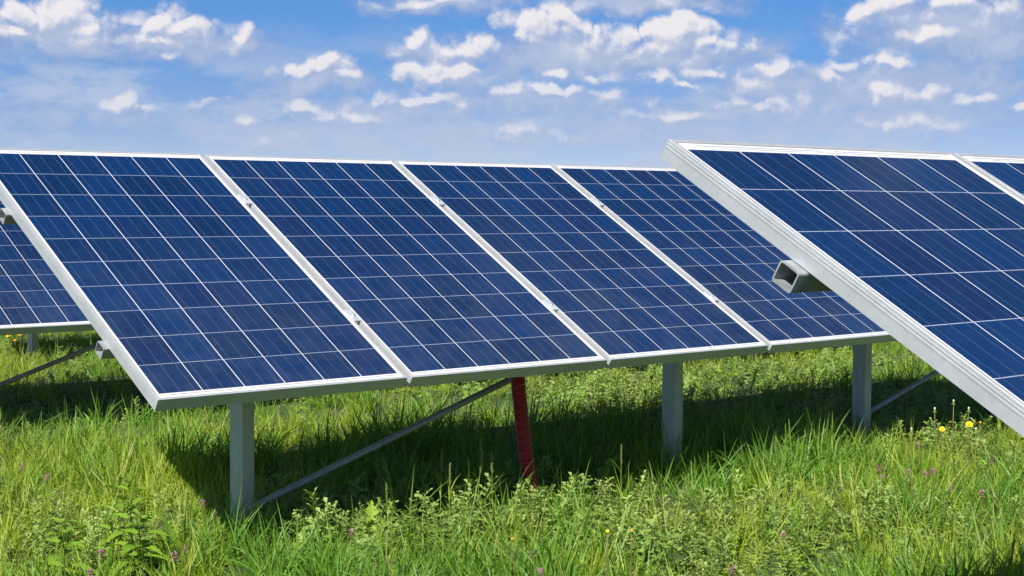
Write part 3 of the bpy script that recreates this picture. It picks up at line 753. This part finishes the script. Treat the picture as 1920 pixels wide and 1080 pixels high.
closed_head(1709, 806, .12, 'short closed dandelion head apart from the others, left of the ragged dandelion')
closed_head(1830, 806, .11, 'lowest closed dandelion head, just right below the brightest dandelion')

def dead_nettle(px, py, h, label, s_=1.0, dull=False):
    h += .04; s_ *= .62; t = empty('dead_nettle', place(px, py, h)); tag(t, label, 'wildflower', 'purple dead nettles in the meadow')
    m = MB(); m.tube([(0,0,0), (.003,0,h*.5), (0,.002,h-.008)], [.002, .0018, .0014], 4, True, .1)
    m.build('stem', M_stem, t)
    m = MB()
    for k in range(3):
        z = h - .004 - .011*k*s_
        for i in range(4):
            a = i*PI/2 + k*.8; L = (.012 + .006*k)*s_; d = Vector((math.cos(a), math.sin(a), -.25)).normalized(); sdv = Vector((-math.sin(a), math.cos(a), 0))
            b = Vector((0,0,z)); m.add([b, b+d*L*.55+sdv*L*.42, b+d*L, b+d*L*.55-sdv*L*.42], [(0,1,2,3)], 0.0)
    m.build('leaves', M_purL, t)
    m = MB()
    for i in range(9 if not dull else 5):
        a = i*2.4; z = h - R_.uniform(.0, .020)*s_; d = Vector((math.cos(a), math.sin(a), .9)).normalized(); b = Vector((math.cos(a)*.004, math.sin(a)*.004, z))
        m.tube([b, b + d*.007*s_, b + d*.012*s_], [.0012*s_, .0020*s_, .0030*s_], 5)
    m.build('blossoms', M_pur, t)
for a in [
 (1733, 884, .14, 'purple dead nettle, left one of the bright pair on the right', 1.15),
 (1749, 880, .15, 'purple dead nettle, right one of the bright pair on the right', 1.2),
 (1703, 880, .13, 'reddish dead nettle just left of the bright pair', 1.0),
 (1647, 872, .13, 'tall dull reddish dead nettle well left of the bright pair', 1.2, True),
 (1656, 892, .11, 'dull reddish dead nettle right under the tall dull one', 1.0, True),
 (1781, 912, .12, 'small reddish dead nettle right below the bright pair', .9, True),
 (1841, 920, .12, 'purple dead nettle farther right, between bright pair and picture edge', 1.1),
 (1859, 860, .13, 'brownish dead nettle under the lower end of the diagonal frame', 1.0, True),
 (1721, 830, .12, 'reddish dead nettle near the shadow edge under the diagonal frame', 1.0, True),
 (1469, 998, .11, 'lone purple dead nettle among the foreground weeds right of centre', .9),
 (1373, 1062, .11, 'purple dead nettle at the bottom edge right of centre', 1.0),
 (1013, 1068, .11, 'purple dead nettle at the bottom edge in the middle', 1.0),
 (918, 908, .13, 'faint reddish dead nettle among tall seed heads in the middle', .8, True),
 (658, 994, .12, 'purple dead nettle right of the leftmost tall post, near the foreground', .9),
 (380, 938, .13, 'upper purple dead nettle just left of the leftmost tall post', .95),
 (398, 930, .13, 'purple dead nettle closest to the leftmost tall post', .9),
 (408, 952, .12, 'lower purple dead nettle near the foot of the leftmost tall post', .9),
 (328, 1036, .11, 'bright purple dead nettle low at left, right of the big nettle', 1.15),
 (346, 1024, .11, 'small dead nettle just above the bright low left one', .8, True),
 (190, 1030, .11, 'purple dead nettle between the two stinging nettles', .9),
 (169, 1066, .11, 'dark red dead nettle in the bottom left corner area', 1.0, True),
 (88, 890, .13, 'purple dead nettle at far left above the nettles', 1.0),
 (40, 870, .13, 'small purple dead nettle nearest the left picture edge', .9),
 (1130, 733, .15, 'dull purple dead nettle just above the dandelion at the shadow edge', 1.0, True),
 (996, 1034, .11, 'brownish dead nettle low in the centre foreground', .9, True)]: dead_nettle(*a)

def nettle(px, py, h, label, s_=1.0):
    h += .05; t = empty('stinging_nettle', place(px, py, h)); tag(t, label, 'nettle', 'stinging nettles at the lower left')
    m = MB(); m.tube([(0,0,0), (.004,.002,h*.4), (.002,.006,h*.8), (0,.005,h)], [.0028, .0025, .002, .001], 5, True, .1); m.build('stem', M_nettle, t, smooth=True)
    m = MB(); n = 6
    for k in range(n):
        z = h*(.22 + .78*k/(n-1)); L = (.085 - .045*(k/(n-1))**1.5)*s_
        for q in range(2):
            a = k*PI/2 + q*PI + .5 + R_.uniform(-.2, .2); e = .15 + .5*k/n
            d = Vector((math.cos(a)*math.cos(e), math.sin(a)*math.cos(e), math.sin(e))); sdv = d.cross(Vector((0,0,1))).normalized(); nn = sdv.cross(d)
            base = Vector((.003, .004, z)) + d*.012; N_ = 14
            rib = [base + d*(L*i/N_) - nn*(.42*L*(i/N_)**2) for i in range(N_+1)]
            for s2 in (1, -1):
                vs = list(rib)
                for i in range(N_+1):
                    tt = i/N_; w = L*.30*math.sin(PI*min(1, tt*.92+.08))**.75*(1 - .35*tt)
                    w *= (1.0 if i % 2 else .80)
                    vs.append(rib[i] + sdv*s2*w + nn*(w*.35) + d*(L*.02))
                fs = [((i, i+1, N_+2+i, N_+1+i) if s2 < 0 else (N_+1+i, N_+2+i, i+1, i)) for i in range(N_)]
                m.add(vs, fs, [.02+.01*(j % 3) for j in range(len(vs))])
            m.tube([Vector((.003, .004, z)), base], .0009, 3, False, .1)
    m.build('leaves', M_nettle, t)
nettle(245, 925, .24, 'big stinging nettle with saw edged leaves at lower left', 1.25)
nettle(262, 968, .17, 'stinging nettle with broad pale leaves in front of the big one', 1.3)
nettle(118, 985, .17, 'stinging nettle left of the big one, with drooping leaves', 1.2)
nettle(210, 958, .17, 'stinging nettle behind and left of the big one', 1.0)

def big_leaf(px, py, h, az_, L, Wd, label, mt=None):
    h += .04; t = tag(empty('broad_leaf_plant', place(px, py, h)), label, 'plant', 'broad leaved weeds in the shade')
    for j in range(4):
        m = MB(); a = az_ + (0 if j == 0 else R_.uniform(1.0, 5.2)); k = 1 if j == 0 else R_.uniform(.55, .75)
        e = math.asin(min(.95, h/L*.95)) if j == 0 else R_.uniform(.3, .8)
        d = Vector((math.cos(a)*math.cos(e), math.sin(a)*math.cos(e), math.sin(e))); sdv = d.cross(Vector((0,0,1))).normalized(); nn = sdv.cross(d)
        N_ = 16; rib = [d*(L*k*i/N_) - nn*(.30*L*k*(i/N_)**2) for i in range(N_+1)]
        for s2 in (1, -1):
            vs = list(rib)
            for i in range(N_+1):
                tt = i/N_; w = Wd*k*math.sin(PI*min(1, tt*.9+.09))**.8*(.62 + .38*math.cos(i*2*PI/4)) 
                vs.append(rib[i] + sdv*s2*w + nn*(w*.25 + .004*math.sin(i*1.7)) + d*(L*.02*math.sin(i*PI/2)))
            m.add(vs, [((i, i+1, N_+2+i, N_+1+i) if s2 < 0 else (N_+1+i, N_+2+i, i+1, i)) for i in range(N_)], [.02+.02*(q <= N_) for q in range(len(vs))])
        m.build('leaf', M_broad, t)
big_leaf(1118, 842, .15, .0, .20, .045, 'large jagged thistle leaf in the shade between red pipe and second post')
big_leaf(1637, 790, .12, .5, .13, .04, 'broad sunlit leaf at the foot of the third post, right side')
big_leaf(1600, 790, .10, 2.2, .12, .04, 'broad sunlit leaf in front of the foot of the third post')
big_leaf(1560, 788, .10, 2.6, .11, .035, 'rounded pale leaf left of the third post foot')
big_leaf(700, 925, .14, 1.0, .16, .04, 'dark broad leaves in the shade under the long brace')

def stalk(px, py, h, label, lean, seed=True, dark=False):
    h -= .01; t = tag(empty('grass_stalk', place(px, py, h)), label, 'grass stalk', 'tall single grass stalks')
    m = MB(); top = Vector((lean[0], lean[1], h)); P_ = [Vector((top.x*k*k, top.y*k*k, h*k)) for k in (0, .25, .5, .75, 1)]
    m.tube(P_, [.0016, .0015, .0013, .0011, .0008], 4, False, .1)
    for k in (.15, .35, .55): blade(m, P_[1]*(k/.25) if k < .25 else Vector((top.x*k*k, top.y*k*k, h*k)), R_.uniform(.08, .13), .0045, R_.uniform(0, 6.3), .25, .9, .05)
    m.build('stem', M_deep if dark else M_grass, t)
    if seed:
        m = MB(); n = 30
        for i in range(n):
            k = .70 + .30*i/n; p = Vector((top.x*k*k, top.y*k*k, h*k)); blade(m, p, .014*(1.25 - .5*i/n), .0040, i*2.4, .35, .2, .02, 2)
        m.build('seed_head', M_seed, t)
for a in [
 (826, 843, .30, 'tallest pale seed head, standing alone against the shadow left of the red pipe', (.01, 0)),
 (843, 872, .26, 'pale seed head right behind the tallest one', (.01, .01)),
 (895, 848, .28, 'leaning seed head halfway between the tallest one and the red pipe', (.02, -.01)),
 (907, 822, .31, 'seed head closest left of the red pipe, rising high into the shadow', (-.02, 0)),
 (924, 852, .27, 'seed head directly in front of the lower red pipe, on its left', (0, .01)),
 (727, 910, .22, 'short pale seed head at the shadow border left of the weeds', (.0, .01)),
 (1165, 838, .26, 'seed head right of the jagged thistle leaf', (.02, .02)),
 (1122, 700, .24, 'dark thin stalk rising behind the shade right of the red pipe', (.0, .02), True, True)]: stalk(*a)
stalk(1710, 895, .26, 'dark upright stalk in the sunlit right foreground', (.0, .0), True, True)
stalk(1745, 655, .30, 'dark thin stalk under the diagonal frame behind the third post', (.0, .0), True, True)

t = tag(empty('dry_grass_curl', place(1110, 890, .10)), 'tangle of dry reddish curled grass right of the grey green weeds', 'dry grass')
m = MB()
for i in range(9):
    a = R_.uniform(0, 6.3); r = R_.uniform(.02, .05); o_ = Vector((R_.uniform(-.05, .05), R_.uniform(-.04, .04), 0))
    m.tube([o_ + Vector((math.cos(a)*r*2*k, math.sin(a)*r*2*k, .095*math.sin(PI*k*.95)*R_.uniform(.9, 1.1)+.005)) for k in np.linspace(0, 1, 9)], .0011, 4, False, .1)
m.build('straws', M_straw, t, smooth=True)
